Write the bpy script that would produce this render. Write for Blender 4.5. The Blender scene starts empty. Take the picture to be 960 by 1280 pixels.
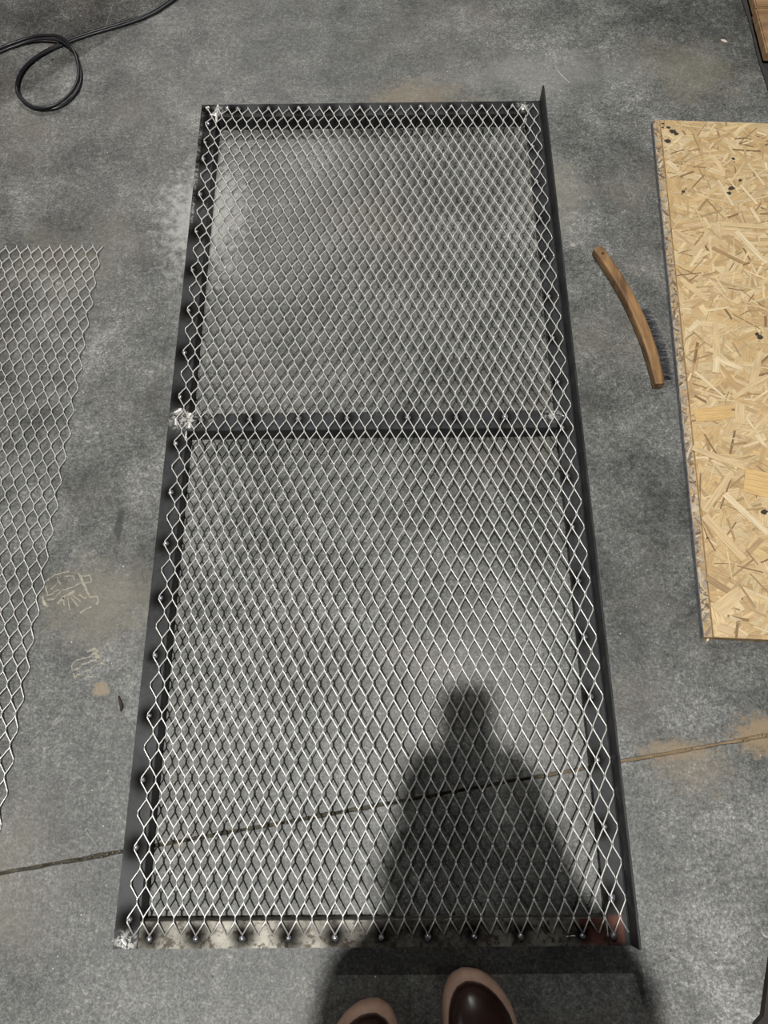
import bpy, bmesh, math, random
from mathutils import Vector, Matrix, noise as mnoise
random.seed(7)
S = bpy.context.scene
COL = S.collection
PI = math.pi

# ------------------------------------------------------------------ camera, world, lamps, exposure
PITCH, ROLL, YAW = 0.37, -0.0198, 0.0111
CAM = Vector((0.4228, 0.1934, 1.364))
def cam_axes():
    F = Vector((0, math.sin(PITCH), -math.cos(PITCH)))
    R = Vector((1, 0, 0)); U = Vector((0, math.cos(PITCH), math.sin(PITCH)))
    c, s = math.cos(ROLL), math.sin(ROLL)
    R, U = c*R + s*U, c*U - s*R
    Z = Matrix.Rotation(YAW, 3, 'Z')
    return Z @ R, Z @ U, Z @ F
CR, CU, CF = cam_axes()
cd = bpy.data.cameras.new('camera'); cam = bpy.data.objects.new('camera', cd); COL.objects.link(cam)
M = Matrix((CR, CU, -CF)).transposed().to_4x4(); M.translation = CAM
cam.matrix_world = M
cd.sensor_fit = 'VERTICAL'; cd.sensor_height = 34.6; cd.lens = 34.6*962/1280; cd.clip_start = 0.004
S.camera = cam

w = bpy.data.worlds.new('world'); S.world = w; w.use_nodes = True
w.node_tree.nodes['Background'].inputs[0].default_value = (0.92, 0.92, 1.0, 1)
w.node_tree.nodes['Background'].inputs[1].default_value = 0.016
def lamp(name, loc, power, radius, col=(1, .985, .955)):
    l = bpy.data.lights.new(name, 'AREA'); l.shape = 'DISK'; l.size = radius*2; l.energy = power; l.color = col
    o = bpy.data.objects.new(name, l); COL.objects.link(o); o.location = loc
    return o
lamp('high_bay_light', (-0.08, -0.36, 5.6), 350, 0.065)
lamp('high_bay_light', (-0.60, 6.30, 5.6), 205, 0.045)
lamp('high_bay_light', (-6.2, 0.60, 5.6), 60, 0.06)
lamp('high_bay_light', (6.4, -0.60, 5.6), 50, 0.07)
S.view_settings.view_transform = 'Standard'; S.view_settings.look = 'None'
S.view_settings.gamma = 1; S.view_settings.use_curve_mapping = False
S.view_settings.exposure = 0.08

# ------------------------------------------------------------------ helpers
def mesh_obj(name, verts, faces, mat=None, parent=None, smooth=False):
    me = bpy.data.meshes.new(name); me.from_pydata(verts, [], faces); me.update()
    if smooth:
        for p in me.polygons: p.use_smooth = True
    o = bpy.data.objects.new(name, me); COL.objects.link(o)
    if mat: me.materials.append(mat)
    if parent: parent_to(o, parent)
    return o
def parent_to(o, p):
    o.parent = p
    q = Matrix.Identity(4); a = p
    loc = Vector((0, 0, 0))
    while a: loc += a.location; a = a.parent
    o.matrix_parent_inverse = Matrix.Translation(-loc)
def thing(name, loc, label, cat, group=None):
    o = bpy.data.objects.new(name, None); COL.objects.link(o); o.location = loc; o.empty_display_size = .05
    return tag(o, label, cat, group)
def tag(o, label, cat, group=None):
    o['label'] = label; o['category'] = cat
    if group: o['group'] = group
    return o
def wear(o, vals, name='wear'):
    a = o.data.color_attributes.new(name, 'FLOAT_COLOR', 'POINT')
    a.data.foreach_set('color', [c for v in vals for c in (v[0], v[1], v[2], 1.0)])

class NT:
    def __init__(s, name):
        s.m = bpy.data.materials.new(name); s.m.use_nodes = True
        s.t = s.m.node_tree; s.b = s.t.nodes['Principled BSDF']
    def n(s, typ, **kw):
        nd = s.t.nodes.new(typ)
        for k, v in kw.items():
            if k in nd.inputs.keys(): nd.inputs[k].default_value = v
            else: setattr(nd, k, v)
        return nd
    def l(s, a, b): s.t.links.new(a, b)
    def set(s, **kw):
        for k, v in kw.items(): s.b.inputs[k.replace('_', ' ')].default_value = v
    def noise(s, scale, detail=4, rough=.55, vec=None, dist=0):
        nd = s.n('ShaderNodeTexNoise'); nd.inputs['Scale'].default_value = scale
        nd.inputs['Detail'].default_value = detail; nd.inputs['Roughness'].default_value = rough
        nd.inputs['Distortion'].default_value = dist
        if vec: s.l(vec, nd.inputs['Vector'])
        return nd.outputs['Fac']
    def ramp(s, fac, stops):
        nd = s.n('ShaderNodeValToRGB'); e = nd.color_ramp.elements
        while len(e) < len(stops): e.new(.5)
        for k, (p, c) in enumerate(stops):
            e[k].position = p; e[k].color = (c[0], c[1], c[2], 1) if hasattr(c, '__len__') else (c, c, c, 1)
        s.l(fac, nd.inputs[0]); return nd.outputs[0]
    def mix(s, fac, a, b, mode='MIX'):
        nd = s.n('ShaderNodeMix'); nd.data_type = 'RGBA'; nd.blend_type = mode
        for v, i in ((fac, 0), (a, 6), (b, 7)):
            if hasattr(v, 'is_linked') or hasattr(v, 'links'): s.l(v, nd.inputs[i])
            elif hasattr(v, '__len__'): nd.inputs[i].default_value = (v[0], v[1], v[2], 1)
            else: nd.inputs[i].default_value = v
        return nd.outputs[2]
    def math(s, op, a, b=0.0, clamp=False):
        nd = s.n('ShaderNodeMath'); nd.operation = op; nd.use_clamp = clamp
        for v, i in ((a, 0), (b, 1)):
            if hasattr(v, 'links'): s.l(v, nd.inputs[i])
            else: nd.inputs[i].default_value = v
        return nd.outputs[0]
    def coord(s): return s.n('ShaderNodeTexCoord').outputs['Object']
    def scaled(s, vec, sc, loc=(0, 0, 0)):
        nd = s.n('ShaderNodeMapping'); s.l(vec, nd.inputs[0]); nd.inputs['Scale'].default_value = sc
        nd.inputs['Location'].default_value = loc
        return nd.outputs[0]
    def bump(s, h, strength, dist=.002):
        nd = s.n('ShaderNodeBump'); nd.inputs['Strength'].default_value = strength; nd.inputs['Distance'].default_value = dist
        s.l(h, nd.inputs['Height']); s.l(nd.outputs[0], s.b.inputs['Normal'])
    def blob(s, vec, x, y, rx, ry, edge, rough_scale=40, amt=.6):
        # soft irregular spot on the floor plane: 1 inside, 0 outside
        m = s.n('ShaderNodeMapping'); m.vector_type = 'TEXTURE'; s.l(vec, m.inputs[0])
        m.inputs['Location'].default_value = (x, y, 0); m.inputs['Scale'].default_value = (rx, ry, 1)
        ln = s.n('ShaderNodeVectorMath'); ln.operation = 'LENGTH'; s.l(m.outputs[0], ln.inputs[0])
        nz = s.noise(rough_scale, 6, .7, vec)
        d = s.math('ADD', ln.outputs['Value'], s.math('MULTIPLY', s.math('SUBTRACT', nz, .5), amt*4))
        r = s.n('ShaderNodeMapRange'); r.interpolation_type = 'SMOOTHSTEP'
        s.l(d, r.inputs[0]); r.inputs[1].default_value = 1-edge; r.inputs[2].default_value = 1+edge
        r.inputs[3].default_value = 1; r.inputs[4].default_value = 0
        return r.outputs[0]

# ------------------------------------------------------------------ materials
def mat_concrete():
    N = NT('concrete'); v = N.coord()
    big = N.noise(1.7, 5, .6, v, .4); mid = N.noise(9, 8, .68, v, .3); fine = N.noise(75, 7, .8, v); grit = N.noise(330, 4, .75, v)
    f = N.math('ADD', N.math('MULTIPLY', big, .26), N.math('MULTIPLY', mid, .30))
    f = N.math('ADD', f, N.math('MULTIPLY', fine, .26)); f = N.math('ADD', f, N.math('MULTIPLY', grit, .18))
    c = N.ramp(f, [(.39, (.030, .031, .029)), (.465, (.080, .082, .077)), (.535, (.148, .150, .141)), (.62, (.32, .32, .30))])
    lime = N.math('MULTIPLY', N.ramp(N.noise(38, 8, .78, v, .6), [(.56, 0), (.70, 1)]), N.ramp(N.noise(4.2, 4, .6, N.scaled(v, (1, 1, 1), (7, 1, 0))), [(.45, 0), (.62, .55)]))
    c = N.mix(lime, c, (.34, .335, .30))
    c = N.mix(1.0, c, N.ramp(N.noise(210, 3, .8, v), [(.34, .50), (.5, .95), (.66, 1.65)]), 'MULTIPLY')
    c = N.mix(1.0, c, N.ramp(N.noise(95, 4, .7, N.scaled(v, (1, 1, 1), (5, 5, 0))), [(.36, .74), (.5, 1.0), (.64, 1.3)]), 'MULTIPLY')
    dk = N.math('MULTIPLY', N.ramp(N.noise(26, 7, .75, N.scaled(v, (1, 1.6, 1), (2, 9, 0)), .8), [(.55, 0), (.72, 1)]), .55)
    c = N.mix(dk, c, (.05, .051, .05))
    warm = N.ramp(N.noise(3.1, 6, .65, N.scaled(v, (1, 1, 1), (4, 2, 0))), [(.52, 0), (.68, 1)])
    c = N.mix(N.math('MULTIPLY', warm, .45), c, (.155, .14, .105))
    # pale patches, rubbed dust, dirt by the joint
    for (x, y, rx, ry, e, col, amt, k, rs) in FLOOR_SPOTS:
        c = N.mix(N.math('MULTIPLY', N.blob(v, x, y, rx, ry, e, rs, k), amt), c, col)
    vo = N.n('ShaderNodeTexVoronoi'); N.l(v, vo.inputs['Vector']); vo.inputs['Scale'].default_value = 60
    sp = N.math('LESS_THAN', vo.outputs['Distance'], .05)
    sp = N.math('MULTIPLY', sp, N.ramp(N.noise(14, 3, .6, v), [(.50, 0), (.6, 1)]))
    c = N.mix(N.math('MULTIPLY', sp, .7), c, (.42, .41, .38))
    N.b.inputs['Specular IOR Level'].default_value = .40
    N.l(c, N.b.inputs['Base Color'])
    N.l(N.ramp(N.math('ADD', N.math('MULTIPLY', mid, .6), N.math('MULTIPLY', fine, .4)), [(.35, .30), (.65, .50)]), N.b.inputs['Roughness'])
    N.bump(N.math('ADD', N.math('MULTIPLY', fine, .7), N.math('MULTIPLY', grit, .4)),   .6, .0016)
    return N.m
FLOOR_SPOTS = [
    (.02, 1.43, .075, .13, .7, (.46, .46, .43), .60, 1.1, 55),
    (1.065, .309, .05, .030, .5, (.26, .19, .115), .9, .7, 60),
    (.905, .284, .05, .014, .6, (.25, .19, .12), .8, .8, 70),
    (.93, .26, .06, .04, .7, (.22, .18, .12), .4, .8, 50),
    (-.08, .394, .014, .012, .3, (.30, .23, .14), .6, .9, 70),
    (.505, 1.79, .10, .05, .7, (.25, .20, .13), .5, .9, 25),
    (-.10, .55, .10, .07, .7, (.19, .175, .135), .6, .6, 25),
    (1.18, 1.86, .10, .09, .7, (.18, .165, .12), .5, .8, 20),
    (.80, 1.49, .07, .10, .7, (.26, .25, .20), .5, .9, 30),
    (-.085, .70, .008, .04, .5, (.03, .03, .028), .8, .6, 60),
    (.82, 1.86, .2, .06, .8, (.24, .24, .22), .5, .9, 14),
]
def mat_simple(name, col, rough=.5, metal=0, var=.3, scale=30, bump=0, spec=.5, sc=(1, 1, 1)):
    N = NT(name); v = N.scaled(N.coord(), sc); nz = N.noise(scale, 5, .6, v)
    d = tuple(c*(1-var) for c in col); u = tuple(min(1, c*(1+var)) for c in col)
    N.l(N.ramp(nz, [(.3, d), (.7, u)]), N.b.inputs['Base Color'])
    N.set(Roughness=rough, Metallic=metal); N.b.inputs['Specular IOR Level'].default_value = spec
    if bump: N.bump(N.noise(scale*3, 4, .6, v), bump, .001)
    return N.m
def mat_bar(name, dark, light, rough, metal, patch=None):
    N = NT(name); v = N.coord()
    n1 = N.noise(14, 6, .65, v, .5); n2 = N.noise(120, 5, .7, v)
    f = N.math('ADD', N.math('MULTIPLY', n1, .6), N.math('MULTIPLY', n2, .4))
    c = N.ramp(f, [(.36, dark), (.64, light)])
    if patch:
        c = N.mix(N.ramp(N.noise(55, 6, .75, v), [(.50, 0), (.58, .9)]), c, patch)
    at = N.n('ShaderNodeAttribute'); at.attribute_name = 'wear'
    sep = N.n('ShaderNodeSeparateColor'); N.l(at.outputs['Color'], sep.inputs[0])
    br = N.math('MULTIPLY', sep.outputs[2], N.ramp(N.noise(130, 5, .7, v), [(.47, 0), (.55, 1)]))
    c = N.mix(br, c, (.68, .67, .62))
    c = N.mix(sep.outputs[1], c, N.ramp(n2, [(.3, (.10, .035, .025)), (.7, (.19, .075, .055))]))
    c = N.mix(sep.outputs[0], c, (.008, .007, .006))
    N.l(c, N.b.inputs['Base Color'])
    N.set(Metallic=metal)
    N.l(N.math('MULTIPLY', N.math('SUBTRACT', 1.0, sep.outputs[0]), .34), N.b.inputs['Specular IOR Level'])
    N.l(N.math('ADD', N.math('ADD', N.math('MULTIPLY', n2, .3), N.math('MULTIPLY', sep.outputs[0], .4)), rough-.15), N.b.inputs['Roughness'])
    N.bump(n2, .25, .0008)
    return N.m
def mat_strand():
    N = NT('osb_strand')
    at = N.n('ShaderNodeAttribute'); at.attribute_name = 'tint'
    g = N.n('ShaderNodeAttribute'); g.attribute_name = 'grain'
    nz = N.noise(1.0, 5, .65, N.scaled(g.outputs['Vector'], (22, 420, 1)), .3)
    c = N.mix(1.0, at.outputs['Color'], N.ramp(nz, [(.3, .62), (.55, 1.0), (.75, 1.12)]), 'MULTIPLY')
    N.l(c, N.b.inputs['Base Color']); N.set(Roughness=.55)
    N.bump(nz, .3, .0006)
    return N.m
def mat_wood(name, a, b, axis_scale, rough=.5):
    N = NT(name); v = N.scaled(N.coord(), axis_scale)
    nz = N.noise(1, 6, .62, v, .8); n2 = N.noise(18, 4, .6, N.coord())
    c = N.ramp(nz, [(.32, a), (.68, b)])
    c = N.mix(N.math('MULTIPLY', N.ramp(n2, [(.5, 0), (.75, 1)]), .5), c, tuple(x*.35 for x in a))
    N.l(c, N.b.inputs['Base Color']); N.set(Roughness=rough)
    N.bump(nz, .25, .001)
    return N.m
CONC = mat_concrete()
def mat_dirt():
    N = NT('joint_dirt'); v = N.coord(); sx = N.n('ShaderNodeSeparateXYZ'); N.l(v, sx.inputs[0])
    a = N.ramp(N.noise(45, 5, .7, v), [(.35, (.012, .010, .007)), (.6, (.085, .075, .05)), (.72, (.13, .11, .08))])
    b = N.ramp(N.noise(60, 5, .7, v), [(.30, (.03, .025, .015)), (.42, (.20, .145, .085)), (.7, (.30, .22, .13))])
    N.l(N.mix(N.ramp(N.math('ADD', sx.outputs[0], N.math('MULTIPLY', N.noise(8, 4, .6, v), .25)), [(.80, 0), (.92, 1)]), a, b), N.b.inputs['Base Color']); N.set(Roughness=.95)
    return N.m
DIRT = mat_dirt()
SCALE = mat_bar('mill_scale_steel', (.011, .0115, .012), (.042, .044, .045), .5, .25)
BARE = mat_bar('bare_worn_steel', (.035, .032, .026), (.29, .275, .235), .5, .45, (.035, .024, .014))
WIRE = mat_simple('expanded_steel', (.78, .77, .74), .40, .62, .12, 60)
WELD = mat_simple('weld_metal', (.42, .42, .46), .28, .8, .5, 300, .3)
SEAM = mat_simple('bright_ground_weld', (.80, .79, .74), .35, .5, .25, 200, .6)
OSBC = mat_simple('osb_core', (.40, .27, .13), .75, 0, .35, 90, .4)
OSBE = mat_simple('osb_sealed_edge', (.17, .17, .18), .7, 0, .5, 120, .5)
STRAND = mat_strand()
HANDLE = mat_wood('handle_beech', (.085, .04, .016), (.35, .20, .082), (60, 5, 60), .5)
BRIS = mat_simple('brush_wire', (.10, .10, .105), .35, .8, .5, 200)
BLACK = mat_simple('black_rubber', (.012, .013, .016), .38, 0, .3, 80)
MAT = mat_simple('dark_mat', (.030, .028, .026), .8, 0, .25, 50, .3)
PALL = mat_wood('pallet_wood', (.20, .11, .05), (.38, .24, .12), (4, 40, 40), .65)
CHALK = mat_simple('chalk_dust', (.30, .28, .22), .95, 0, .35, 150)
SCR = mat_simple('scratch_grey', (.24, .235, .215), .9, 0, .4, 300)
GRIT = mat_simple('pale_grit', (.55, .53, .47), .9, 0, .3, 200)
TAN = mat_simple('tan_dirt', (.27, .2, .12), .95, 0, .3, 200)
UPPER = mat_simple('brown_rubber', (.033, .013, .009), .34, 0, .35, 25)
SOLE = mat_simple('tan_rubber', (.52, .33, .245), .6, 0, .18, 40, .2)
DENIM = mat_simple('dark_denim', (.03, .035, .05), .9, 0, .3, 120)
JACK = mat_simple('dark_hoodie', (.045, .04, .045), .95, 0, .3, 90)
SKIN = mat_simple('skin', (.45, .27, .19), .5, 0, .08, 20)
HAIR = mat_simple('hair', (.04, .025, .015), .6, 0, .4, 120)
PHONE = mat_simple('phone_black', (.01, .01, .012), .2, 0, .1, 20)
TWIG = mat_simple('bark', (.04, .03, .02), .9, 0, .4, 150)

# ------------------------------------------------------------------ floor: two slabs and the dirty joint between
def joint_y(x): return .1365 + .1605*x
floor = mesh_obj('floor', [(-9, -9, -.006), (9, -9, -.006), (9, 11, -.006), (-9, 11, -.006)], [(0, 1, 2, 3)], DIRT)
floor['kind'] = 'structure'
def slab(side):
    xs = [-9, -5, -2, -1] + [-.9 + .008*k for k in range(300)] + [1.6, 2.5, 5, 9]
    vs, fs = [], []
    far = 11 if side > 0 else -9
    for k, x in enumerate(xs):
        y = joint_y(x) + side*(.0021 + .0016*mnoise.noise((x*30, side*5, 0)) + .0022*max(0, mnoise.noise((x*9, side*3, 2))))
        vs += [(x, far, 0), (x, y + side*.0012, 0), (x, y, -.0018), (x, y, -.02)]
    for k in range(len(xs)-1):
        a, b = 4*k, 4*(k+1)
        for q in range(3):
            f = (a+q, b+q, b+q+1, a+q+1)
            fs.append(f[::-1] if side > 0 else f)
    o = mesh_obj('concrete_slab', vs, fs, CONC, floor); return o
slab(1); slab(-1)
def scatter(name, mat, pts, smin, smax):
    vs, fs = [], []
    for (x, y) in pts:
        r = random.uniform(smin, smax); b = len(vs); a0 = random.random()*6
        for k in range(4):
            rr = r*random.uniform(.5, 1.1); vs.append((x+rr*math.cos(a0+k*PI/2), y+rr*math.sin(a0+k*PI/2), .0003))
        vs.append((x, y, r*.7))
        fs += [(b+k, b+(k+1) % 4, b+4) for k in range(4)]
    o = mesh_obj(name, vs, fs, mat, floor); o['kind'] = 'stuff'; return o
scatter('grit', GRIT, [(random.uniform(-.55, 1.4), random.uniform(-.1, 2.1)) for _ in range(900)], .0005, .0019)
scatter('grit', TWIG, [(random.uniform(-.55, 1.4), random.uniform(-.1, 2.1)) for _ in range(350)], .0006, .0018)
pts = []
for _ in range(420):
    x = random.choice((random.gauss(1.07, .03), random.gauss(.905, .03), random.uniform(.8, 1.1), random.uniform(-.25, .75)))
    s = .012 if x > .85 else .003
    pts.append((x, joint_y(x) + random.gauss(0, s)))
scatter('sand', TAN, pts, .0006, .002)
def stroke(pts, wd, name='chalk_mark', mat=None, z=.0004):
    vs, fs = [], []
    P = []
    for k in range(len(pts)-1):
        for q in range(6):
            t = q/6; P.append((pts[k][0]*(1-t)+pts[k+1][0]*t, pts[k][1]*(1-t)+pts[k+1][1]*t))
    P.append(pts[-1])
    for k, p in enumerate(P):
        a = P[max(0, k-1)]; b = P[min(len(P)-1, k+1)]
        d = Vector((b[0]-a[0], b[1]-a[1])); d = d.normalized() if d.length > 0 else Vector((1, 0))
        ww = wd*(.55+.75*random.random()); n = Vector((-d.y, d.x))*ww/2
        j = Vector((random.gauss(0, .0005), random.gauss(0, .0005)))
        vs += [(p[0]+n.x+j.x, p[1]+n.y+j.y, z), (p[0]-n.x+j.x, p[1]-n.y+j.y, z)]
    for k in range(len(P)-1): fs.append((2*k, 2*k+1, 2*k+3, 2*k+2))
    return vs, fs
def strokes(name, lst, mat):
    V, Fc = [], []
    for pts, wd in lst:
        v, f = stroke(pts, wd); b = len(V); V += v; Fc += [tuple(i+b for i in q) for q in f]
    return mesh_obj(name, V, Fc, mat, floor)
def un(px, py, z=0.0):
    d = CR*((px-480)/962) - CU*((py-640)/962) + CF
    t = (z-CAM.z)/d.z; p = CAM + d*t
    return (p.x, p.y)
def pl(zx, zy, s, ox, oy): return un(ox+zx/s, oy+zy/s)
A = lambda *a: [pl(x, y, 6.4, 40, 700) for x, y in a]
strokes('chalk_mark', [
    (A((105, 175), (185, 120), (300, 92)), .0022), (A((105, 205), (130, 285), (165, 270), (215, 235)), .0024),
    (A((185, 300), (240, 245), (330, 215), (400, 180)), .0022), (A((205, 350), (250, 300), (340, 250)), .005),
    (A((250, 300), (262, 360)), .0022), (A((285, 300), (305, 400)), .0022), (A((310, 300), (370, 372)), .0022), (A((325, 280), (395, 340)), .0022),
    (A((368, 100), (405, 170), (450, 265)), .0042), (A((450, 265), (465, 300), (520, 285), (535, 320), (515, 360)), .0036),
    (A((400, 130), (470, 125), (480, 175), (420, 185)), .0022), (A((380, 275), (420, 310), (440, 290)), .0024),
    (A((385, 425), (430, 395), (475, 372)), .003), (A((80, 290), (95, 340), (125, 370)), .005), (A((120, 320), (180, 310)), .003),
    (A((150, 235), (200, 195)), .002), (A((200, 135), (230, 200)), .002), (A((260, 130), (330, 125), (345, 165)), .002)], CHALK)
strokes('chalk_mark', [
    (A((325, 890), (315, 840), (360, 800), (440, 780), (510, 765)), .0024), (A((325, 885), (380, 865), (400, 835), (450, 825), (470, 805), (540, 800)), .0028),
    (A((335, 900), (340, 945), (365, 915), (400, 915)), .0026), (A((420, 955), (440, 930), (490, 935)), .0028), (A((530, 840), (550, 825), (585, 830)), .0026),
    (A((490, 740), (540, 790)), .010), (A((440, 735), (500, 715), (540, 735)), .004), (A((430, 890), (470, 880), (480, 860)), .002)], CHALK)
B = lambda *a: [un(x, y) for x, y in a]
strokes('scratch', [(B((762, 440), (772, 430), (785, 417)), .0012), (B((695, 93), (706, 100), (713, 106)), .0014), (B((170, 48), (205, 48), (240, 47)), .0012),
    (B((40, 130), (60, 127), (80, 122)), .0014), (B((108, 1040), (122, 1060)), .0012), (B((133, 30), (142, 2)), .0016), (B((895, 32), (915, 34)), .0012),
    (B((900, 325), (930, 330)), .0012), (B((735, 530), (760, 533), (790, 535)), .0006)], SCR)

# ------------------------------------------------------------------ welded frame with expanded mesh
W, L, T, FL = .79, 1.73, .004, .038
SWD, LWD, X0, Y0 = .02353, .05073, .0198, .0400
frame = thing('mesh_gate_panel', (W/2, L/2, 0), 'large rectangular dark angle-steel frame with diamond expanded mesh tack-welded over it, lying on the concrete', 'mesh panel')
def node(i, j):
    y = Y0 + j*LWD/2
    return (X0 + (i + (.5 if j % 2 else 0))*SWD - .0045*y/1.7, y)
welds = []          # (x, y, which bar)
for n in range(0, 31, 2): welds.append((*node(0, 2*n), 'l'))
welds += [(*node(0, 62), 'l'), (.019, 1.668, 'l'), (.014, 1.713, 'l')]
for i in (1, 4, 7, 10, 13, 16, 19, 22, 25, 29, 31): x, y = node(i, -1); welds.append((x, y+.003, 'b'))
for i in range(3, 31, 3): x, y = node(i, 66); welds.append((x, y-.004, 't'))
welds += [(.061, 1.714, 't')]
for n in list(range(1, 64, 4)): welds.append((*node(31, n), 'r'))
for i in (2, 6, 10, 14, 19, 23, 27): welds.append((*node(i, 34), 'm'))
prim = [(.708, .752, .004, .038, 'b'), (.7535, .777, .004, .040, 'r')]
bright = [(.020, 1.712, .030, .022), (.046, 1.712, .020, .02), (.030, .905, .035, .028), (.062, .905, .03, .02), (.745, 1.713, .020, .018), (.018, .010, .02, .02),
          (.745, .905, .02, .015), (.004, 1.55, .005, .2)]
def bar(name, prof, l0, l1, mapf, mat, key):
    n = max(2, int((l1-l0)/.0055)); vs, fs, cs = [], [], []; m = len(prof)
    for k in range(n+1):
        l = l0 + (l1-l0)*k/n
        for (a, z) in prof:
            x, y = mapf(l, a); vs.append((x, y, z))
            soot = 0; p = 0; b = 0
            if z > .0365:
                for wx, wy, wk in welds:
                    if wk == key:
                        d2 = ((x-wx)**2 + (y-wy)**2)
                        if d2 < .004:
                            s = ((.016 if wk == 'l' and wy > .95 else .0115) + .004*mnoise.noise((wx*50, wy*50, 1)))
                            soot += 1.1*math.exp(-d2/(2*s*s*(1+.35*mnoise.noise((x*90, y*90, 0)))))
                for x0, x1, y0, y1, kk in prim:
                    if kk == key and x0 < x < x1 and y0 < y < y1: p = .95
                for bx, by, rx, ry in bright:
                    d = ((x-bx)/rx)**2 + ((y-by)/ry)**2
                    if d < 1: b = max(b, .5*min(1, 1.5*(1-d)))
            cs.append((min(1, soot), p, b))
    for k in range(n):
        for q in range(m):
            a, b = k*m+q, k*m+(q+1) % m
            fs.append((a, b, b+m, a+m))
    fs.append(tuple(range(m-1, -1, -1))); fs.append(tuple(range(n*m, n*m+m)))
    o = mesh_obj(name, vs, fs, mat, frame); wear(o, cs)
    bm = bmesh.new(); bm.from_mesh(o.data); bmesh.ops.recalc_face_normals(bm, faces=bm.faces); bm.to_mesh(o.data); bm.free()
    return o
def prof_down(flange=FL):       # flange on top, leg down at the inner edge (a = FL)
    top = [(flange*k/8, FL) for k in range(8)] + [(flange-.0012, FL), (flange, FL-.0012)]
    return top + [(flange, 0.0004), (flange-T, .0004), (flange-T, FL-T), (.001, FL-T), (0, FL-T+.001), (0, FL-.0005)]
def prof_up():                  # flange level, leg standing up at the outer edge (a = FL)
    H = .0787
    return [(0, FL-.0005), ] + [(.001+(FL-T-.003)*k/7, FL) for k in range(8)] + [(FL-T, FL+.002), (FL-T, H-.0008), (FL-T+.0008, H), (FL-.0008, H), (FL, H-.0008), (FL, FL-T), (0, FL-T)]
bar('angle_bar', prof_down(), 0, L, lambda l, a: (a, l), SCALE, 'l')
bar('angle_bar', prof_up(), 0, L, lambda l, a: (W-FL+a, l), SCALE, 'r')
bar('angle_bar', prof_down(), FL, W-FL, lambda l, a: (l, L-a), SCALE, 't')
ob = bar('angle_bar', prof_down(), FL, W-FL, lambda l, a: (l, a), BARE, 'b'); ob['label'] = 'worn pale bare-steel bar nearest the boots'
bar('angle_bar', prof_down(), FL, W-FL, lambda l, a: (l, .9168-a), SCALE, 'm')

RND6 = [(math.cos(PI/6+q*PI/3), math.sin(PI/6+q*PI/3)) for q in range(6)]
RND6 = [(math.cos(q*PI/3), math.sin(q*PI/3)) for q in range(6)]
def expanded(pos, nodes, zb, dz, wd, th, bl, e, cut):
    # nodes: set of (i,j) bonds; each bond is joined to the two bonds of the next row; the right half of each bond stands higher
    vs, fs = [], []
    def sweep(pts):
        b0 = len(vs)
        for k, p in enumerate(pts):
            a = pts[max(0, k-1)]; c = pts[min(len(pts)-1, k+1)]
            d = Vector((c[0]-a[0], c[1]-a[1], 0)).normalized(); n = Vector((-d.y, d.x, 0))
            for sx, sz in RND6:
                vs.append((p[0]+n.x*sx*wd/2, p[1]+n.y*sx*wd/2, p[2]+sz*th/2))
        for k in range(len(pts)-1):
            for q in range(6):
                a, b = b0+6*k+q, b0+6*k+(q+1) % 6
                fs.append((a, b, b+6, a+6))
        fs.append(tuple(range(b0+5, b0-1, -1))); q = b0+6*(len(pts)-1); fs.append(tuple(range(q, q+6)))
    for (i, j) in nodes:
        x, y = pos(i, j)
        for side in (1, -1):
            if j % 2: ni = i+1 if side > 0 else i
            else: ni = i if side > 0 else i-1
            if (ni, j+1) not in nodes: continue
            x2, y2 = pos(ni, j+1)
            za = zb + side*dz; zc = zb - side*dz
            s, f = (-.25 if (i, j) in cut else 0), (-.25 if (ni, j+1) in cut else 0)
            jx = lambda: random.gauss(0, .00018)
            pts = [] if (i, j) in cut else [(x+side*e, y, za)]
            pts += [(x+side*e+jx(), y+bl/2, za), (x2-side*e+jx(), y2-bl/2, zc)]
            pts += [] if (ni, j+1) in cut and False else [(x2-side*e, y2-(bl*.1 if (ni, j+1) in cut else 0), zc)]
            sweep(pts)
    return vs, fs
nodes = {(i, j) for j in range(-1, 67) for i in range(0, 33)}
nodes = {(i, j) for i, j in nodes}
cut = {(i, j) for i, j in nodes if j in (-1, 66)}
vs, fs = expanded(node, nodes, FL+.0042, .0023, .0023, .0030, .0072, .0004, cut)
ms = mesh_obj('expanded_mesh', vs, fs, WIRE, frame, True); ms['label'] = 'pale diamond expanded-metal mesh stretched over the whole frame'

def bead_mesh(seed):
    rnd = random.Random(seed); bm = bmesh.new()
    bmesh.ops.create_icosphere(bm, subdivisions=2, radius=1)
    for v in bm.verts:
        k = 1 + .22*mnoise.noise(v.co*1.7 + Vector((seed*3, 0, 0)))
        v.co = Vector((v.co.x*.0056*k, v.co.y*.0062*k, max(-.15, v.co.z)*.0058*k))
    me = bpy.data.meshes.new('weld_bead'); bm.to_mesh(me); bm.free()
    for p in me.polygons: p.use_smooth = True
    me.materials.append(WELD); return me
beads = [bead_mesh(s) for s in range(5)]
proto = None
for k, (x, y, kk) in enumerate(welds):
    o = bpy.data.objects.new('weld_bead', beads[k % 5]) if proto is None else proto.copy()
    if proto is None: proto = o
    o.data = beads[k % 5]; COL.objects.link(o); parent_to(o, frame)
    o.location = (x + (.0015 if kk == 'l' else .003 if kk == 'r' else 0), y - (.004 if kk == 'b' else -.003 if kk == 't' else 0), FL+.0008); o.rotation_euler = (0, 0, random.random()*6)
    s = random.uniform(.75, 1.05)*(1.05 if kk in 'tm' else 1); o.scale = (s, s, s)
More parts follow.
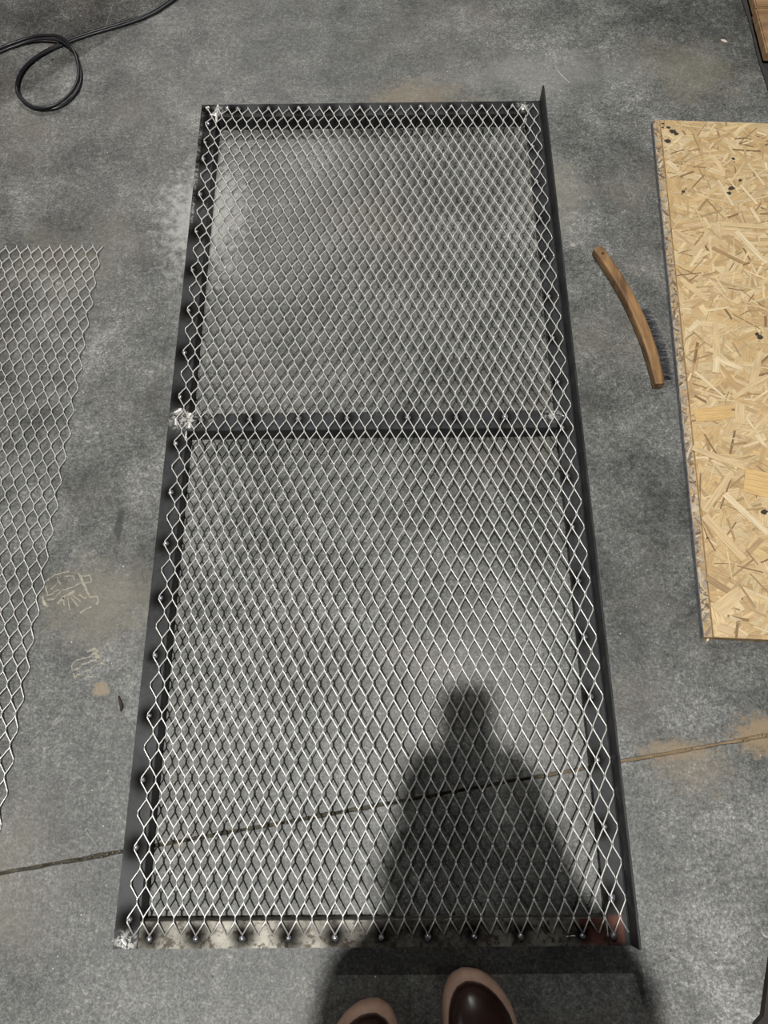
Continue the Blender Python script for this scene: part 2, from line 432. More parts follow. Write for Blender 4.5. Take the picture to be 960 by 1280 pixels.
def seam(pts, wd, h, seed):
    rnd = random.Random(seed); vs, fs = [], []; P = []
    for k in range(len(pts)-1):
        for q in range(7): t = q/7; P.append(Vector(pts[k])*(1-t)+Vector(pts[k+1])*t)
    P.append(Vector(pts[-1])); m = 7
    for k, p in enumerate(P):
        d = (P[min(len(P)-1, k+1)]-P[max(0, k-1)]); d.z = 0
        d = d.normalized() if d.length > 1e-6 else Vector((0, 1, 0)); n = Vector((-d.y, d.x, 0))
        ww = wd*(.5+.8*rnd.random())*(.3 if k in (0, len(P)-1) else 1)
        for q in range(m):
            u = q/(m-1)*2-1
            vs.append((p.x+n.x*u*ww/2, p.y+n.y*u*ww/2, p.z + h*(1-u*u)*(.6+.7*rnd.random())-.0004))
    for k in range(len(P)-1):
        for q in range(m-1): a = k*m+q; fs.append((a, a+1, a+m+1, a+m))
    o = mesh_obj('weld_seam', vs, fs, SEAM, frame, True); return o
z = FL
seam([(.038, 1.729, z), (.037, 1.708, z), (.030, 1.694, z)], .011, .003, 1)
seam([(.010, 1.718, z), (.018, 1.722, z)], .007, .003, 11)
seam([(.022, 1.697, z), (.036, 1.702, z), (.0375, 1.672, z-.002)], .006, .003, 2)
seam([(.010, .918, z), (.024, .928, z)], .008, .0035, 3)
seam([(.040, .918, z), (.0425, .905, z), (.041, .884, z)], .012, .003, 4)
seam([(.014, .905, z), (.016, .890, z)], .006, .003, 5)
seam([(.037, .879, z), (.036, .855, z-.003)], .005, .003, 6)
seam([(.744, 1.716, z), (.752, 1.706, z)], .020, .004, 7)
seam([(.7515, 1.688, z-.002), (.7515, 1.668, z-.003)], .004, .002, 8)
seam([(.012, .014, z), (.020, .005, z)], .010, .003, 9)
seam([(.7525, .037, z), (.7525, .012, z)], .0025, .0015, 10)
seam([(.689, .013, z), (.703, .0135, z)], .0022, .001, 12)
seam([(.745, .913, z), (.757, .915, z)], .0025, .0015, 13)
seam([(.760, .908, z), (.768, .903, z)], .002, .0015, 14)

# ------------------------------------------------------------------ loose expanded sheet at the left
def lnode(i, j):
    y = .7645 + j*.0257
    x = -.2144 + .0158*(y-.7645) + (i + (.5 if j % 2 else 0))*.0239
    if j % 2 and i == 0: x -= .0036 + .001*math.sin(j*2.1)
    return (x, y)
ln = {(i, j) for j in range(-31, 24) for i in range(-26, 1)}
lcut = {(i, j) for i, j in ln if j == 23 or (j % 2 and i == 0)}
vs, fs = expanded(lnode, ln, .0036, .0019, .0022, .0028, .0072, .0004, {n for n in ln if n[1] == 23})
vs = [(x, y, z + .002*max(0, math.sin(y*7+x*3))) for x, y, z in vs]
loose = mesh_obj('expanded_metal_sheet', vs, fs, WIRE, None, True)
tag(loose, 'loose pale expanded-metal sheet with ragged cut edge lying flat on the floor at left', 'metal mesh')

# ------------------------------------------------------------------ oriented strand board at the right
BO = Vector((.9785, .4745, 0)); bu = Vector((.0595, .9982, 0)); br_ = Vector((.9982, -.0595, 0)); BL, BW, BT = 1.218, .62, .0175
def bp(s, t, z): p = BO + br_*s + bu*t; return (p.x, p.y, z)
osb = thing('strand_board', bp(BW/2, BL/2, 0), 'yellow-brown oriented strand board with a worn grey left edge lying at right of the frame', 'board')
LG = .0155
prof = [(0, .0005), (0, BT-.004), (.001, BT-.0025), (LG, BT-.0018), (LG+.0008, BT-.003), (LG+.0016, BT), (BW, BT), (BW, .0005)]
vs, fs = [], []
n = 60
for k in range(n+1):
    t = BL*k/n
    for q, (a, z) in enumerate(prof):
        da = .0008*mnoise.noise((t*40, q, 0)) if q in (1, 2) else 0
        vs.append(bp(a+da, t, z))
m = len(prof)
for k in range(n):
    for q in range(m): a, b = k*m+q, k*m+(q+1) % m; fs.append((a, a+m, b+m, b))
fs.append(tuple(range(m))); fs.append(tuple(range(n*m+m-1, n*m-1, -1)))
o = mesh_obj('panel', vs, fs, OSBC, osb); o.data.materials.append(OSBE)
for p in o.data.polygons:
    if p.index < n*m and p.index % m in (0, 1): p.material_index = 1
bm = bmesh.new(); bm.from_mesh(o.data); bmesh.ops.recalc_face_normals(bm, faces=bm.faces); bm.to_mesh(o.data); bm.free()
def flakes(count, s0, s1, lenr, widr, ang, cols, zb, zr, name):
    vs, fs, ti, gr = [], [], [], []
    for k in range(count):
        s, t = random.uniform(s0, s1), random.uniform(0, BL)
        ln_, wd = random.uniform(*lenr), random.uniform(*widr)*random.choice((.5, .8, 1, 1))
        a = random.gauss(0, ang) + random.choice((0, 0, 0, 1.2, .6, -.6))
        c = random.choice(cols); f = random.uniform(.88, 1.10); c = [x*f for x in c]
        z0 = zb + zr*(k/count) ; b = len(vs); sk = random.uniform(-.3, .3)
        tx, ty = random.gauss(0, .0012), random.gauss(0, .002)
        for u, v in ((-1, -1), (0, -1.06), (1, -1), (1+sk*.2, 1), (0, 1.05), (-1-sk*.2, 1)):
            lu, lv = u*ln_/2, v*wd/2
            ss = s + lu*math.cos(a) - lv*math.sin(a); tt = t + lu*math.sin(a) + lv*math.cos(a)
            ss = min(max(ss, s0), s1); tt = min(max(tt, .0008), BL-.0008)
            vs.append(bp(ss, tt, max(zb-.0002, z0 + lu*tx + lv*ty))); ti.append(c); gr.append((lu, lv, k*.37))
        fs += [(b, b+1, b+4, b+5), (b+1, b+2, b+3, b+4)]
    o = mesh_obj(name, vs, fs, STRAND, osb); wear(o, ti, 'tint')
    a = o.data.attributes.new('grain', 'FLOAT_VECTOR', 'POINT'); a.data.foreach_set('vector', [q for g in gr for q in g])
    o['kind'] = 'stuff'; return o
WC = [(.56, .40, .20), (.60, .45, .25), (.54, .37, .18), (.62, .48, .28), (.51, .35, .17), (.58, .43, .23), (.57, .42, .24), (.47, .32, .16)]
flakes(4600, LG+.0018, BW, (.025, .10), (.006, .022), .42, WC, BT+.0001, .0009, 'wood_strands')
flakes(1550, LG+.0018, BW, (.012, .07), (.0012, .006), .8, [(.66, .52, .31), (.68, .54, .34), (.46, .33, .17), (.34, .23, .11), (.57, .42, .22), (.62, .48, .27), (.24, .15, .07)], BT+.0010, .0005, 'wood_slivers')
flakes(900, .0008, LG, (.006, .022), (.002, .006), 1.3, [(.46, .38, .27), (.52, .44, .31), (.34, .28, .20), (.42, .31, .19), (.16, .11, .07), (.38, .34, .28), (.22, .17, .12)], BT-.0023, .0009, 'edge_chips')
def spot(px, py, r):
    x, y = un(px, py, BT); vs, fs = [], []
    nn = 9
    for ring, (rr, zz) in enumerate(((1, .0017), (.6, .0015))):
        for k in range(nn):
            q = r*rr*(.75+.5*random.random()); vs.append((x+q*1.3*math.cos(k*2*PI/nn), y+q*math.sin(k*2*PI/nn), BT+zz))
    for k in range(nn): fs.append((k, (k+1) % nn, nn+(k+1) % nn, nn+k))
    fs.append(tuple(range(nn, 2*nn)))
    mesh_obj('dark_knot', vs, fs, TWIG, osb)
for a in ((834.5, 177.5, .0062), (841, 165, .0065), (835, 160, .004), (845, 168, .0045), (828, 155, .003), (854, 240, .0035), (914, 236, .006), (925, 226, .003), (911, 242, .004), (916, 199, .0035),
          (950, 422, .006), (946, 418, .004), (925, 747, .004), (884, 673, .002), (955, 640, .005), (828, 160, .0025)): spot(*a)
# a few hand-placed long pale strands that stand out
LS_N = [0]
def long_strand(px0, py0, px1, py1, wd, col):
    (x0, y0), (x1, y1) = un(px0, py0, BT), un(px1, py1, BT)
    d = Vector((x1-x0, y1-y0, 0)); l = d.length; d.normalize(); n = Vector((-d.y, d.x, 0)); vs, gr = [], []
    LS_N[0] += 1; hi = BT + .0016 + .00002*LS_N[0]
    for zz in (hi, BT+.0006):
        for u, v in ((0, -.5), (.5, -.55), (1, -.4), (1, .45), (.5, .5), (0, .5)):
            p = Vector((x0, y0, 0)) + d*l*u + n*wd*v; vs.append((p.x, p.y, zz)); gr.append((u*l, v*wd, px0))
    fs = [(0, 1, 4, 5), (1, 2, 3, 4)] + [(k, k+6, (k+1) % 6+6, (k+1) % 6) for k in range(6)]
    o = mesh_obj('wood_strand', vs, fs, STRAND, osb); wear(o, [col]*12, 'tint')
    a = o.data.attributes.new('grain', 'FLOAT_VECTOR', 'POINT'); a.data.foreach_set('vector', [q for g in gr for q in g])
PA, MI, DK = (.68, .55, .35), (.60, .45, .25), (.36, .24, .12)
for a in ((896, 466, 894, 405, .013, MI), (894, 448, 928, 462, .011, PA), (894, 466, 895, 449, .012, PA), (938, 491, 950, 440, .014, MI), (834, 202, 848, 214, .012, PA), (856, 354, 885, 376, .014, MI),
          (897, 226, 916, 258, .006, PA), (925, 232, 946, 256, .006, PA), (938, 260, 949, 278, .008, PA), (932, 522, 958, 560, .004, PA), (925, 505, 925, 530, .019, MI), (868, 520, 915, 515, .028, (.60, .40, .17)),
          (880, 645, 930, 700, .016, MI), (905, 618, 960, 668, .012, PA), (880, 640, 915, 590, .012, MI), (883, 722, 922, 746, .012, DK), (960, 470, 915, 498, .010, MI), (868, 465, 905, 497, .006, PA),
          (894, 764, 925, 740, .024, MI), (930, 600, 975, 610, .05, (.62, .42, .18)), (935, 205, 955, 232, .005, PA), (912, 230, 930, 205, .005, MI), (858, 208, 882, 210, .003, DK), (920, 290, 958, 330, .012, PA),
          (890, 310, 930, 330, .008, DK), (865, 560, 930, 585, .012, MI), (900, 280, 960, 285, .012, MI), (860, 415, 874, 402, .01, PA)): long_strand(*a)

# ------------------------------------------------------------------ wire brush
wb = thing('wire_brush', (.925, 1.15, 0), 'wire brush with a bowed worn wooden handle lying between frame and strand board', 'brush')
P0, P1, P2 = Vector((.8815, 1.321)), Vector((.9645, 1.160)), Vector((.9700, .983))
P1 = Vector((.945, 1.155))*2 - (P0+P2)/2
def bz(t): return P0*(1-t)**2 + P1*2*t*(1-t) + P2*t*t
def bd(t): d = (P1-P0)*2*(1-t) + (P2-P1)*2*t; return d.normalized()
vs, fs = [], []; n = 36; m = 12
for k in range(n+1):
    t = k/n; c = bz(t); d = bd(t); nn = Vector((-d.y, d.x))   # left normal of travel (down the picture) = +x side
    wd = .0215*(1 + .12*math.sin(t*PI)); ht = .021*(1 + .10*math.sin(t*PI))
    if k in (0, n): wd *= .93; ht *= .93
    if k in (0, n): c = c + d*(0)
    for q in range(m):
        a = 2*PI*(q+.5)/m; ca, sa = math.cos(a), math.sin(a)
        e = .38
        u = math.copysign(abs(ca)**e, ca)*wd/2; v = math.copysign(abs(sa)**e, sa)*ht/2
        vs.append((c.x+nn.x*u, c.y+nn.y*u, .0125+v))
for k in range(n):
    for q in range(m): a, b = k*m+q, k*m+(q+1) % m; fs.append((a, b, b+m, a+m))
fs.append(tuple(range(m-1, -1, -1))); fs.append(tuple(range(n*m, n*m+m)))
hd = mesh_obj('handle', vs, fs, HANDLE, wb)
bm = bmesh.new(); bm.from_mesh(hd.data); bmesh.ops.recalc_face_normals(bm, faces=bm.faces); bm.to_mesh(hd.data); bm.free()
# hanging hole: dark ring let into the top
c = bz(.055); vs, fs = [], []
for k in range(12):
    for rr, zz in ((.0036, .0233), (.0026, .0236), (.0022, .0233)):
        vs.append((c.x+rr*math.cos(k*PI/6), c.y+rr*math.sin(k*PI/6), zz))
for k in range(12):
    for q in range(2): a = 3*k+q; b = 3*((k+1) % 12)+q; fs.append((a, b, b+1, a+1))
fs.append(tuple(3*k+2 for k in range(12)))
mesh_obj('hanging_hole', vs, fs, TWIG, wb)
vs, fs = [], []
for row in range(4):
    for tf in range(17):
        t = .50 + .44*tf/16; c = bz(t); d = bd(t); nn = Vector((-d.y, d.x))
        if nn.x < 0: nn = -nn
        z0 = .0055 + .0047*row
        for k in range(9):
            sx = random.gauss(0, .0014); ln_ = random.uniform(.019, .026)*(1 - .10*abs(tf-7)/9); dn = random.gauss(-.0015 if tf > 8 else .002, .0035); dz = random.gauss(0, .002)
            b = Vector((c.x, c.y, z0)) + Vector((nn.x, nn.y, 0))*.0095 + Vector((d.x, d.y, 0))*sx
            mid = b + Vector((nn.x, nn.y, 0))*ln_*.55 + Vector((d.x, d.y, 0))*dn*.35 + Vector((0, 0, dz*.4))
            e = b + Vector((nn.x, nn.y, 0))*ln_ + Vector((d.x, d.y, 0))*dn + Vector((0, 0, dz)); e.z = max(.001, e.z); mid.z = max(.001, mid.z)
            i0 = len(vs); r = .00036
            for p in (b, mid, e):
                for q in range(3):
                    a = q*2*PI/3; vs.append((p.x+d.x*r*math.cos(a), p.y+d.y*r*math.cos(a), p.z+r*math.sin(a)))
            for s in (0, 3):
                for q in range(3): fs.append((i0+s+q, i0+s+(q+1) % 3, i0+s+3+(q+1) % 3, i0+s+3+q))
o = mesh_obj('bristles', vs, fs, BRIS, wb); o['kind'] = 'stuff'

# ------------------------------------------------------------------ twin cable at the top left
cab = thing('twin_cable', (-.39, 1.87, 0), 'black twin cable looped once on the concrete at the top left', 'cable')
path = [un(x, y, .005) for x, y in ((300, -60), (262, -38), (215, 0), (190, 17), (160, 28), (110, 42), (80, 53), (50, 68), (30, 85), (21, 105), (24, 122), (38, 134), (55, 138.5), (77, 133), (95, 116), (102, 95), (97, 72), (86, 60), (74, 53), (45, 49), (15, 56), (0, 62), (-40, 80), (-120, 130))]
offs = [(.004, 0), (.004, 0), (.004, 0), (.004, 0), (.004, 0), (.004, 0), (.004, 0), (.0035, .002), (.003, .003), (.0015, .004), (-.002, .0038), (-.003, .0032), (-.0015, .004), (.0015, .004), (.003, .0035), (.0018, .004), (0, .004), (-.001, .004), (-.003, .003), (-.0055, 0), (-.0065, 0), (-.0065, 0), (-.0065, 0), (-.0065, 0)]
lift = [0]*len(path)
for k in (16, 19): lift[k] = .006
for k in (17, 18): lift[k] = .0125
for s in (1, -1):
    cu = bpy.data.curves.new('conductor', 'CURVE'); cu.dimensions = '3D'; cu.bevel_depth = .0037; cu.bevel_resolution = 3; cu.resolution_u = 10
    sp = cu.splines.new('NURBS'); sp.points.add(len(path)-1); sp.use_endpoint_u = True; sp.order_u = 3
    for k, (x, y) in enumerate(path):
        a = Vector(path[max(0, k-1)]); b = Vector(path[min(len(path)-1, k+1)]); d = (b-a).normalized()
        h, v = offs[k]
        sp.points[k].co = (x - d.y*h*s, y + d.x*h*s, .0042 + v*(1+s) + lift[k], 1)
    cu.materials.append(BLACK)
    tmp = bpy.data.objects.new('tmp', cu); COL.objects.link(tmp)
    dg = bpy.context.evaluated_depsgraph_get(); me = bpy.data.meshes.new_from_object(tmp.evaluated_get(dg)); me.name = 'conductor'
    bpy.data.objects.remove(tmp)
    o = bpy.data.objects.new('conductor', me); COL.objects.link(o); parent_to(o, cab)

# ------------------------------------------------------------------ pallet on a dark mat, top right
def box(name, x0, x1, y0, y1, z0, z1, mat, parent=None, bev=.003):
    bm = bmesh.new(); bmesh.ops.create_cube(bm, size=1)
    for v in bm.verts: v.co = Vector(((x0+x1)/2+v.co.x*(x1-x0), (y0+y1)/2+v.co.y*(y1-y0), (z0+z1)/2+v.co.z*(z1-z0)))
    if bev: bmesh.ops.bevel(bm, geom=bm.edges[:], offset=bev, segments=2, affect='EDGES')
    me = bpy.data.meshes.new(name); bm.to_mesh(me); bm.free(); me.materials.append(mat)
    o = bpy.data.objects.new(name, me); COL.objects.link(o)
    if parent: parent_to(o, parent)
    return o
def flat(name, poly, th, mat):
    bm = bmesh.new(); f = bm.faces.new([bm.verts.new((x, y, .0003)) for x, y in poly])
    r = bmesh.ops.extrude_face_region(bm, geom=[f])
    for g in r['geom']:
        if isinstance(g, bmesh.types.BMVert): g.co.z = th
    bmesh.ops.recalc_face_normals(bm, faces=bm.faces)
    me = bpy.data.meshes.new(name); bm.to_mesh(me); bm.free(); me.materials.append(mat)
    o = bpy.data.objects.new(name, me); COL.objects.link(o); return o
edge = [(1.352, 1.60)] + [(1.3463 - .0010*k + .002*math.sin(k*1.3), 1.72+.05*k) for k in range(10)] + [(1.338, 2.6), (2.3, 2.6), (2.3, 1.60)]
tag(flat('floor_mat', edge, .004, MAT), 'flat charcoal mat under the wooden pallet at the top right corner', 'mat')
pal = thing('wooden_pallet', (1.75, 2.3, .004), 'low brown wooden pallet corner jutting in at the top right', 'pallet')
(px0, _), (_, py0), (_, py1) = un(944.5, 10, .036), un(957, 66, .036), un(941, 9, .036)
yb = py0
for k in range(5):
    ye = py1 if k == 0 else yb + .12
    box('deck_board', px0 + .002*(k % 2), px0+.9, yb, ye-.003, .012, .036, PALL, pal); yb = ye
for x in (px0+.03, px0+.42, px0+.82): box('runner', x, x+.04, py0+.03, yb-.03, .0045, .012, PALL, pal, .001)
tag(flat('rubber_mat', [(1.03, .08), (1.006, -.02), (.992, -.06), (.979, -.098), (.968, -.107), (.955, -.125), (.95, -.3), (1.5, -.3), (1.5, .1)], .014, mat_simple('brown_black_rubber', (.018, .012, .010), .7, 0, .3, 60, .2)),
    'dark brown mat edge just showing at the bottom right corner', 'mat')

# ------------------------------------------------------------------ small things on the floor
def tube(name, pts, r, mat, seg=6, taper=None, parent=None):
    vs, fs = [], []; n = len(pts)
    for k, p in enumerate(pts):
        a = Vector(pts[max(0, k-1)]); b = Vector(pts[min(n-1, k+1)]); d = (b-a).normalized()
        u = d.cross(Vector((0, 0, 1))).normalized(); v = u.cross(d); rr = r*(taper[k] if taper else 1)
        for q in range(seg):
            an = 2*PI*q/seg; w_ = Vector(p) + (u*math.cos(an)+v*math.sin(an))*rr; vs.append(tuple(w_))
    for k in range(n-1):
        for q in range(seg): a, b = k*seg+q, k*seg+(q+1) % seg; fs.append((a, b, b+seg, a+seg))
    fs.append(tuple(range(seg-1, -1, -1))); fs.append(tuple(range((n-1)*seg, n*seg)))
    return mesh_obj(name, vs, fs, mat, parent, True)
def upt(px, py, z): x, y = un(px, py, z); return (x, y, z)
tag(tube('twig', [upt(148, 870, .003), upt(150.5, 878, .003), upt(152, 884, .003), upt(151, 889, .003)], .0026, TWIG, 6, [.5, 1, 1.2, .6]), 'short dark twig on the concrete left of the frame', 'twig')
tag(tube('wire_offcut', [upt(694, 84, .001), upt(700, 92, .001), upt(707, 99, .0012), upt(712, 104, .001)], .0010, GRIT, 5), 'thin pale bent wire offcut on the floor beyond the frame', 'wire')
tag(tube('wire_curl', [upt(952, 1164, .001), upt(954, 1168, .001), upt(957, 1171, .001), upt(961, 1171.5, .001)], .0009, GRIT, 5), 'tiny pale wire curl on the floor near the bottom right', 'wire')
def chip(name, px, py, lx, ly, h, rot, mat, label, cat):
    x, y = un(px, py); bm = bmesh.new(); n = 7
    ring = []
    for zz, k_ in ((.0003, 1), (h, .75)):
        ring.append([bm.verts.new((lx*k_*math.cos(2*PI*k/n)*(.7+.4*((k*37+int(px)) % 7)/7), ly*k_*math.sin(2*PI*k/n), zz)) for k in range(n)])
    bm.faces.new(ring[1]); bm.faces.new(ring[0][::-1])
    for k in range(n): bm.faces.new((ring[0][k], ring[0][(k+1) % n], ring[1][(k+1) % n], ring[1][k]))
    me = bpy.data.meshes.new(name); bm.to_mesh(me); bm.free(); me.materials.append(mat)
    o = bpy.data.objects.new(name, me); COL.objects.link(o); o.location = (x, y, 0); o.rotation_euler = (0, 0, rot); return tag(o, label, cat)
chip('dark_chip', 66, 75, .005, .0035, .002, .3, TWIG, 'small black chip lying inside the cable loop', 'debris')
chip('paint_chip', 905, 51, .011, .004, .0015, -.6, mat_simple('pale_pink_paint', (.62, .52, .46), .7), 'pale pinkish flake on the floor near the top right', 'debris')
chip('grey_chip', 716, 306, .008, .006, .0012, .2, mat_simple('grey_paste', (.33, .32, .28), .9), 'flat grey-beige crumb beside the frame upright above the brush', 'debris')
chip('wood_chip', 884, 799.5, .007, .0025, .004, 1.0, mat_simple('fresh_wood', (.72, .58, .38), .7), 'small splinter of wood at the near left corner of the strand board', 'wood chip')
chip('slag_bit', 157, 1178, .009, .006, .0012, 1.9, SEAM, 'x', 'debris') if False else None

# ------------------------------------------------------------------ the photographer: boots in view, the rest above and behind the camera
per = thing('person', (.45, -.22, 0), 'person in brown rubber boots with tan soles standing at the near end of the frame', 'person')
# outlines for a right foot: y from toe tip (0) to heel (-.30): (y, left, right)
OUT = [(0, -.004, .004), (-.006, -.020, .022), (-.016, -.030, .037), (-.030, -.0375, .050), (-.055, -.043, .063), (-.085, -.044, .068), (-.12, -.040, .066), (-.17, -.034, .053), (-.21, -.034, .045), (-.25, -.036, .043), (-.28, -.030, .036), (-.296, -.016, .02), (-.300, -.004, .004)]
def outline(y):
    for (a, l0, r0), (b, l1, r1) in zip(OUT, OUT[1:]):
        if b <= y <= a: t = (a-y)/(a-b); return l0+(l1-l0)*t, r0+(r1-r0)*t
    return (0, 0)
def ring(y0, y1, sx, m=44, cx=.008):
    # closed loop following the outline between toe limit y0 and heel limit y1, ends rounded
    pts = []
    for k in range(m):
        a = 2*PI*k/m; u = math.cos(a); y = (y0+y1)/2 + (y0-y1)/2*u
        yy = -.30*(y0-y)/(y0-y1)
        l, r = outline(max(-.3, min(0, yy)))
        h = abs(math.sin(a))
        e = r if math.sin(a) > 0 else l
        pts.append((cx + (e-cx)*sx if True else 0, y))
    return pts
def boot(tipx, tipy, yaw, mir):
    bt = bpy.data.objects.new('boot', None); COL.objects.link(bt); bt.location = (tipx, tipy, 0); parent_to(bt, per)
    bt['label'] = 'left boot, only its toe showing' if mir < 0 else 'right boot, farther forward'
    cs, sn = math.cos(yaw), math.sin(yaw)
    def build(name, rings, mat, capb, capt):
        vs, fs = [], []; m = len(rings[0][0])
        for pts, z in rings:
            for q, (x, y) in enumerate(pts):
                zz = z[q] if hasattr(z, '__len__') else z
                x *= mir; vs.append((tipx + x*cs - y*sn, tipy + x*sn + y*cs, zz))
        for k in range(len(rings)-1):
            for q in range(m): a, b = k*m+q, k*m+(q+1) % m; fs.append((a, b, b+m, a+m))
        if capb: fs.append(tuple(range(m)))
        if capt: fs.append(tuple(range((len(rings)-1)*m, len(rings)*m)))
        o = mesh_obj(name, vs, fs, mat, None, True)
        bm = bmesh.new(); bm.from_mesh(o.data); bmesh.ops.recalc_face_normals(bm, faces=bm.faces); bm.to_mesh(o.data); bm.free()
        o.parent = bt; o.matrix_parent_inverse = Matrix.Translation((-tipx, -tipy, 0))
        return o
    R0 = lambda y0, y1, s: ring(y0, y1, s)
    build('sole', [(R0(-.004, -.297, .95), .0008), (R0(0, -.300, 1.0), .006), (R0(-.001, -.300, .99), .022), (R0(-.003, -.298, .965), .031), (R0(-.010, -.292, .90), .036), (R0(-.02, -.285, .80), .037)], SOLE, True, True)
    up = [(R0(-.0135, -.289, .87), .034), (R0(-.0150, -.288, .875), .044), (R0(-.020, -.287, .86), .055), (R0(-.031, -.286, .81), .064), (R0(-.050, -.286, .74), .072), (R0(-.085, -.286, .68), .080), (R0(-.120, -.286, .66), .090), (R0(-.150, -.286, .74), .108), (R0(-.165, -.287, .82), .135)]
    def shaft(r, yc, mm=44): return [(.006 + r*math.sin(2*PI*k/mm), yc + r*1.08*math.cos(2*PI*k/mm)) for k in range(mm)]
    up += [(shaft(.053, -.226), .18), (shaft(.056, -.228), .25), (shaft(.058, -.23), .33), (shaft(.054, -.23), .33)]
    build('upper', up, UPPER, True, True)
    return bt
boot(.5345, -.031, .11, 1)
boot(.3985, -.071, -.10, -1)

def skin_obj(name, chains, mat, parent, levels=2, root=0):
    bm = bmesh.new(); idx = {}; rad = {}
    def vert(p, r):
        key = tuple(round(c, 4) for c in p)
        if key not in idx: idx[key] = bm.verts.new(p); rad[key] = r
        return idx[key]
    for ch in chains:
        prev = None
        for p, r in ch:
            v = vert(p, r)
            if prev is not None and prev is not v and not bm.edges.get((prev, v)): bm.edges.new((prev, v))
            prev = v
    bm.verts.index_update(); keys = {v.index: k for k, v in idx.items()}
    me = bpy.data.meshes.new(name); bm.to_mesh(me); bm.free()
    o = bpy.data.objects.new('tmp', me); COL.objects.link(o)
    md = o.modifiers.new('skin', 'SKIN'); md.use_smooth_shade = True
    for i, sv in enumerate(me.skin_vertices[0].data):
        r = rad[keys[i]]; sv.radius = r if hasattr(r, '__len__') else (r, r); sv.use_root = (i == root)
    sb = o.modifiers.new('sub', 'SUBSURF'); sb.levels = levels; sb.render_levels = levels
    dg = bpy.context.evaluated_depsgraph_get(); dg.update()
    m2 = bpy.data.meshes.new_from_object(o.evaluated_get(dg)); m2.name = name
    bpy.data.objects.remove(o)
    m2.materials.clear(); m2.materials.append(mat)
    for p in m2.polygons: p.use_smooth = True
    o2 = bpy.data.objects.new(name, m2); COL.objects.link(o2); parent_to(o2, parent); return o2
HIP, CH, NK = (.44, -.27, .95), (.415, -.20, 1.22), (.40, -.115, 1.43)
LS, RS = (.250, -.150, 1.38), (.560, -.150, 1.38)
LE, RE = (.385, -.05, 1.13), (.515, -.03, 1.12)
PC = CAM - CU*.050 - CR*.021 - CF*.010            # phone centre
LWR = tuple(PC - CR*.06 - CU*.075 - CF*.015); RWR = tuple(PC + CR*.075 - CU*.075 - CF*.015)
# body: one continuous surface of skin under the clothes
HB = (.355, -.04, 1.545); HT = (.350, .005, 1.64)
skin_obj('body', [[(HIP, (.13, .10)), (CH, (.13, .10)), (NK, (.06, .06)), ((.378, -.08, 1.485), (.052, .055)), (HB, (.072, .085)), ((.352, -.02, 1.60), (.076, .092)), (HT, (.06, .07))],
    [(NK, .06), (LS, .05), (LE, .038), (LWR, .026)], [(NK, .06), (RS, .05), (RE, .038), (RWR, .026)],
    [(HIP, .12), ((.365, -.27, .88), .085), ((.375, -.255, .48), .055), ((.385, -.300, .20), .04)], [(HIP, .12), ((.515, -.26, .88), .085), ((.525, -.225, .48), .055), ((.53, -.260, .20), .04)]], SKIN, per)
skin_obj('hooded_jacket', [[((.44, -.27, .80), (.165, .125)), ((.44, -.27, .86), (.168, .13)), (HIP, (.165, .125)), (CH, (.165, .130)), ((.40, -.14, 1.385), (.10, .09)), ((.375, -.09, 1.46), (.098, .10)), ((.37, -.085, 1.50), (.085, .09))],
    [((.40, -.14, 1.385), .1), (LS, .068), (LE, .056), (tuple(Vector(LE)*.15+Vector(LWR)*.85), .038)], [((.40, -.14, 1.385), .1), (RS, .068), (RE, .056), (tuple(Vector(RE)*.15+Vector(RWR)*.85), .038)]], JACK, per)
skin_obj('trousers', [[((.44, -.27, .96), (.155, .12)), ((.44, -.27, .88), (.15, .12)), ((.36, -.265, .78), .095), ((.375, -.255, .50), .072), ((.384, -.295, .27), .066)],
    [((.44, -.27, .88), .15), ((.52, -.255, .78), .095), ((.525, -.225, .50), .072), ((.53, -.255, .27), .066)]], DENIM, per)
def ball(name, c, r, mat, parent, sc=(1, 1, 1), cutz=None):
    bm = bmesh.new(); bmesh.ops.create_icosphere(bm, subdivisions=3, radius=r)
    for v in bm.verts: v.co = Vector((v.co.x*sc[0], v.co.y*sc[1], v.co.z*sc[2]))
    if cutz is not None:
        bmesh.ops.delete(bm, geom=[v for v in bm.verts if v.co.z < cutz + .5*v.co.y], context='VERTS')
    me = bpy.data.meshes.new(name); bm.to_mesh(me); bm.free(); me.materials.append(mat)
    for p in me.polygons: p.use_smooth = True
    o = bpy.data.objects.new(name, me); COL.objects.link(o); o.location = c; o.parent = parent
    o.matrix_parent_inverse = Matrix.Translation(-parent.location); return o
ball('hair', (.351, -.03, 1.61), .103, HAIR, per, (.86, 1.02, 1.0), -.005)
skin_obj('nose', [[((.352, .065, 1.575), .008), ((.352, .081, 1.545), .011)]], SKIN, per, 1)
for s in (-1, 1):
    ball('ear', (.352+s*.080, -.03, 1.575), .022, SKIN, per, (.35, .8, 1.2))
    ball('eye', (.352+s*.031, .052, 1.575), .010, mat_simple('eye_white', (.7, .68, .65), .2), per)
skin_obj('mouth', [[((.332, .061, 1.515), .005), ((.352, .067, 1.512), .006), ((.372, .061, 1.515), .005)]], mat_simple('lips', (.40, .16, .13), .5), per, 1)
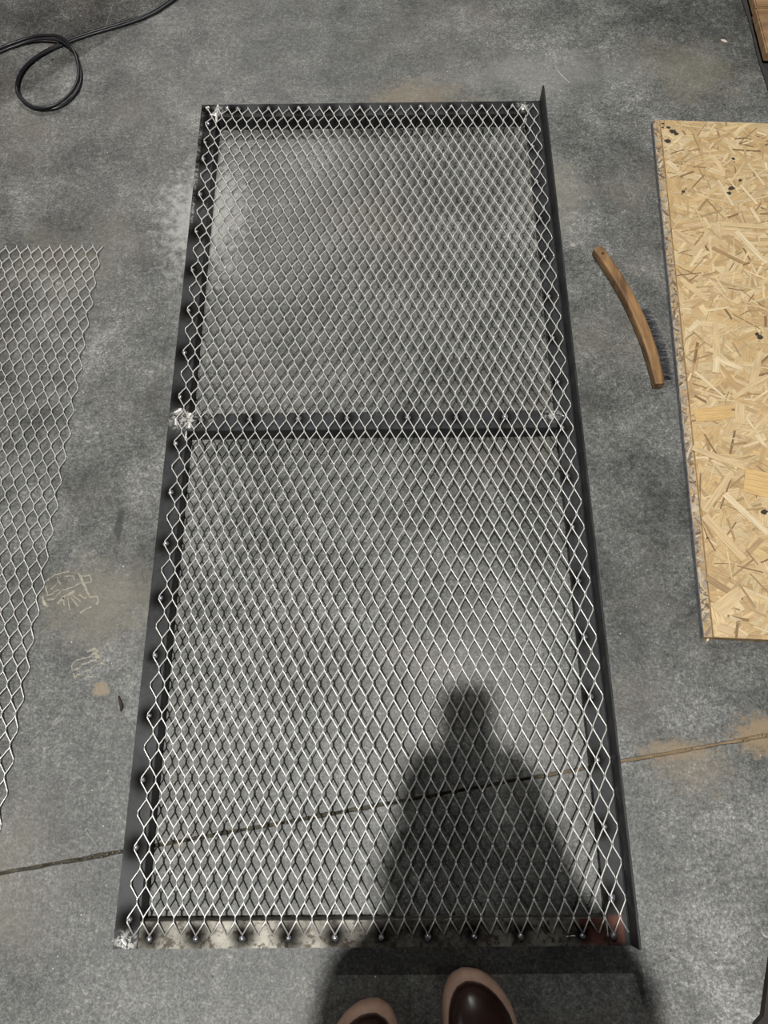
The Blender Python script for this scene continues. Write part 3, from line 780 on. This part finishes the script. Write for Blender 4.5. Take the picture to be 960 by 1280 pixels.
def hand(wr, s):
    wr = Vector(wr); side = CR*s                 # s=+1: hand on the right of the phone
    base = PC + side*.072 - CU*.058 - CF*.018
    ch = [[(tuple(wr), .024), (tuple(wr*.4+base*.6), (.034, .018)), (tuple(base), (.036, .016))]]
    for f in range(4):
        kn = base + CU*(.034-.019*f) - side*.004 + CF*.004
        t1 = kn + CF*.018 - side*.008 + CU*.006
        t2 = t1 + CF*.004 - side*.024
        t3 = t2 - side*(.016 - .002*abs(f-1)) - CF*.001
        ch.append([(tuple(base), .016), (tuple(kn), .010), (tuple(t1), .009), (tuple(t2), .0085), (tuple(t3), .007)])
    th = base - CF*.012 + CU*.012
    ch.append([(tuple(base), .016), (tuple(th), .011), (tuple(th + CU*.028 - side*.012 - CF*.002), .010), (tuple(th + CU*.045 - side*.026), .008)])
    return skin_obj('hand', ch, SKIN, per, 2)
hand(LWR, -1); hand(RWR, 1)
# the phone held in both hands; the picture is taken through its lens
ph = thing('phone', PC, 'black phone held in both hands above the frame', 'phone')
bm = bmesh.new(); bmesh.ops.create_cube(bm, size=1)
for v in bm.verts: v.co = Vector((v.co.x*.0715, v.co.y*.147, v.co.z*.008))
bmesh.ops.bevel(bm, geom=[e for e in bm.edges if abs(e.verts[0].co.z-e.verts[1].co.z) > .001], offset=.011, segments=5, affect='EDGES')
me = bpy.data.meshes.new('phone_body'); bm.to_mesh(me); bm.free(); me.materials.append(PHONE)
o = bpy.data.objects.new('phone_body', me); COL.objects.link(o); o.parent = ph
R3 = Matrix((CR, CU, -CF)).transposed(); o.rotation_euler = R3.to_euler()

# ------------------------------------------------------------------ unseen box built as a wheeled welder, added to shade the top left floor
wm = thing('shade_box', (-.72, 2.42, 0), 'unseen wheeled red box added beyond the top left corner to shade the floor', 'shade blocker')
ea, eb = Vector((-.90, 1.87, 0)), Vector((-.167, 2.577, 0)); ed = (eb-ea).normalized(); en = Vector((-ed.y, ed.x, 0))
def cart_box(name, u0, u1, v0, v1, z0, z1, mat):
    o = box(name, 0, u1-u0, 0, v1-v0, z0, z1, mat, None, .012)
    o.location = ea + ed*u0 + en*v0; o.rotation_euler = (0, 0, math.atan2(ed.y, ed.x))
    o.parent = wm; o.matrix_parent_inverse = Matrix.Translation(-wm.location); return o
MRED = mat_simple('enamel_dark_red', (.22, .03, .025), .4, 0, .1, 20)
cart_box('case', 0, 1.018, 0, .45, .10, .60, MRED)
cart_box('tray', -.02, 1.04, -.0, .47, .07, .10, BLACK)
for u in (.03, .93):
    for v_ in (.02, .39): cart_box('wheel', u, u+.06, v_, v_+.06, 0, .075, BLACK)
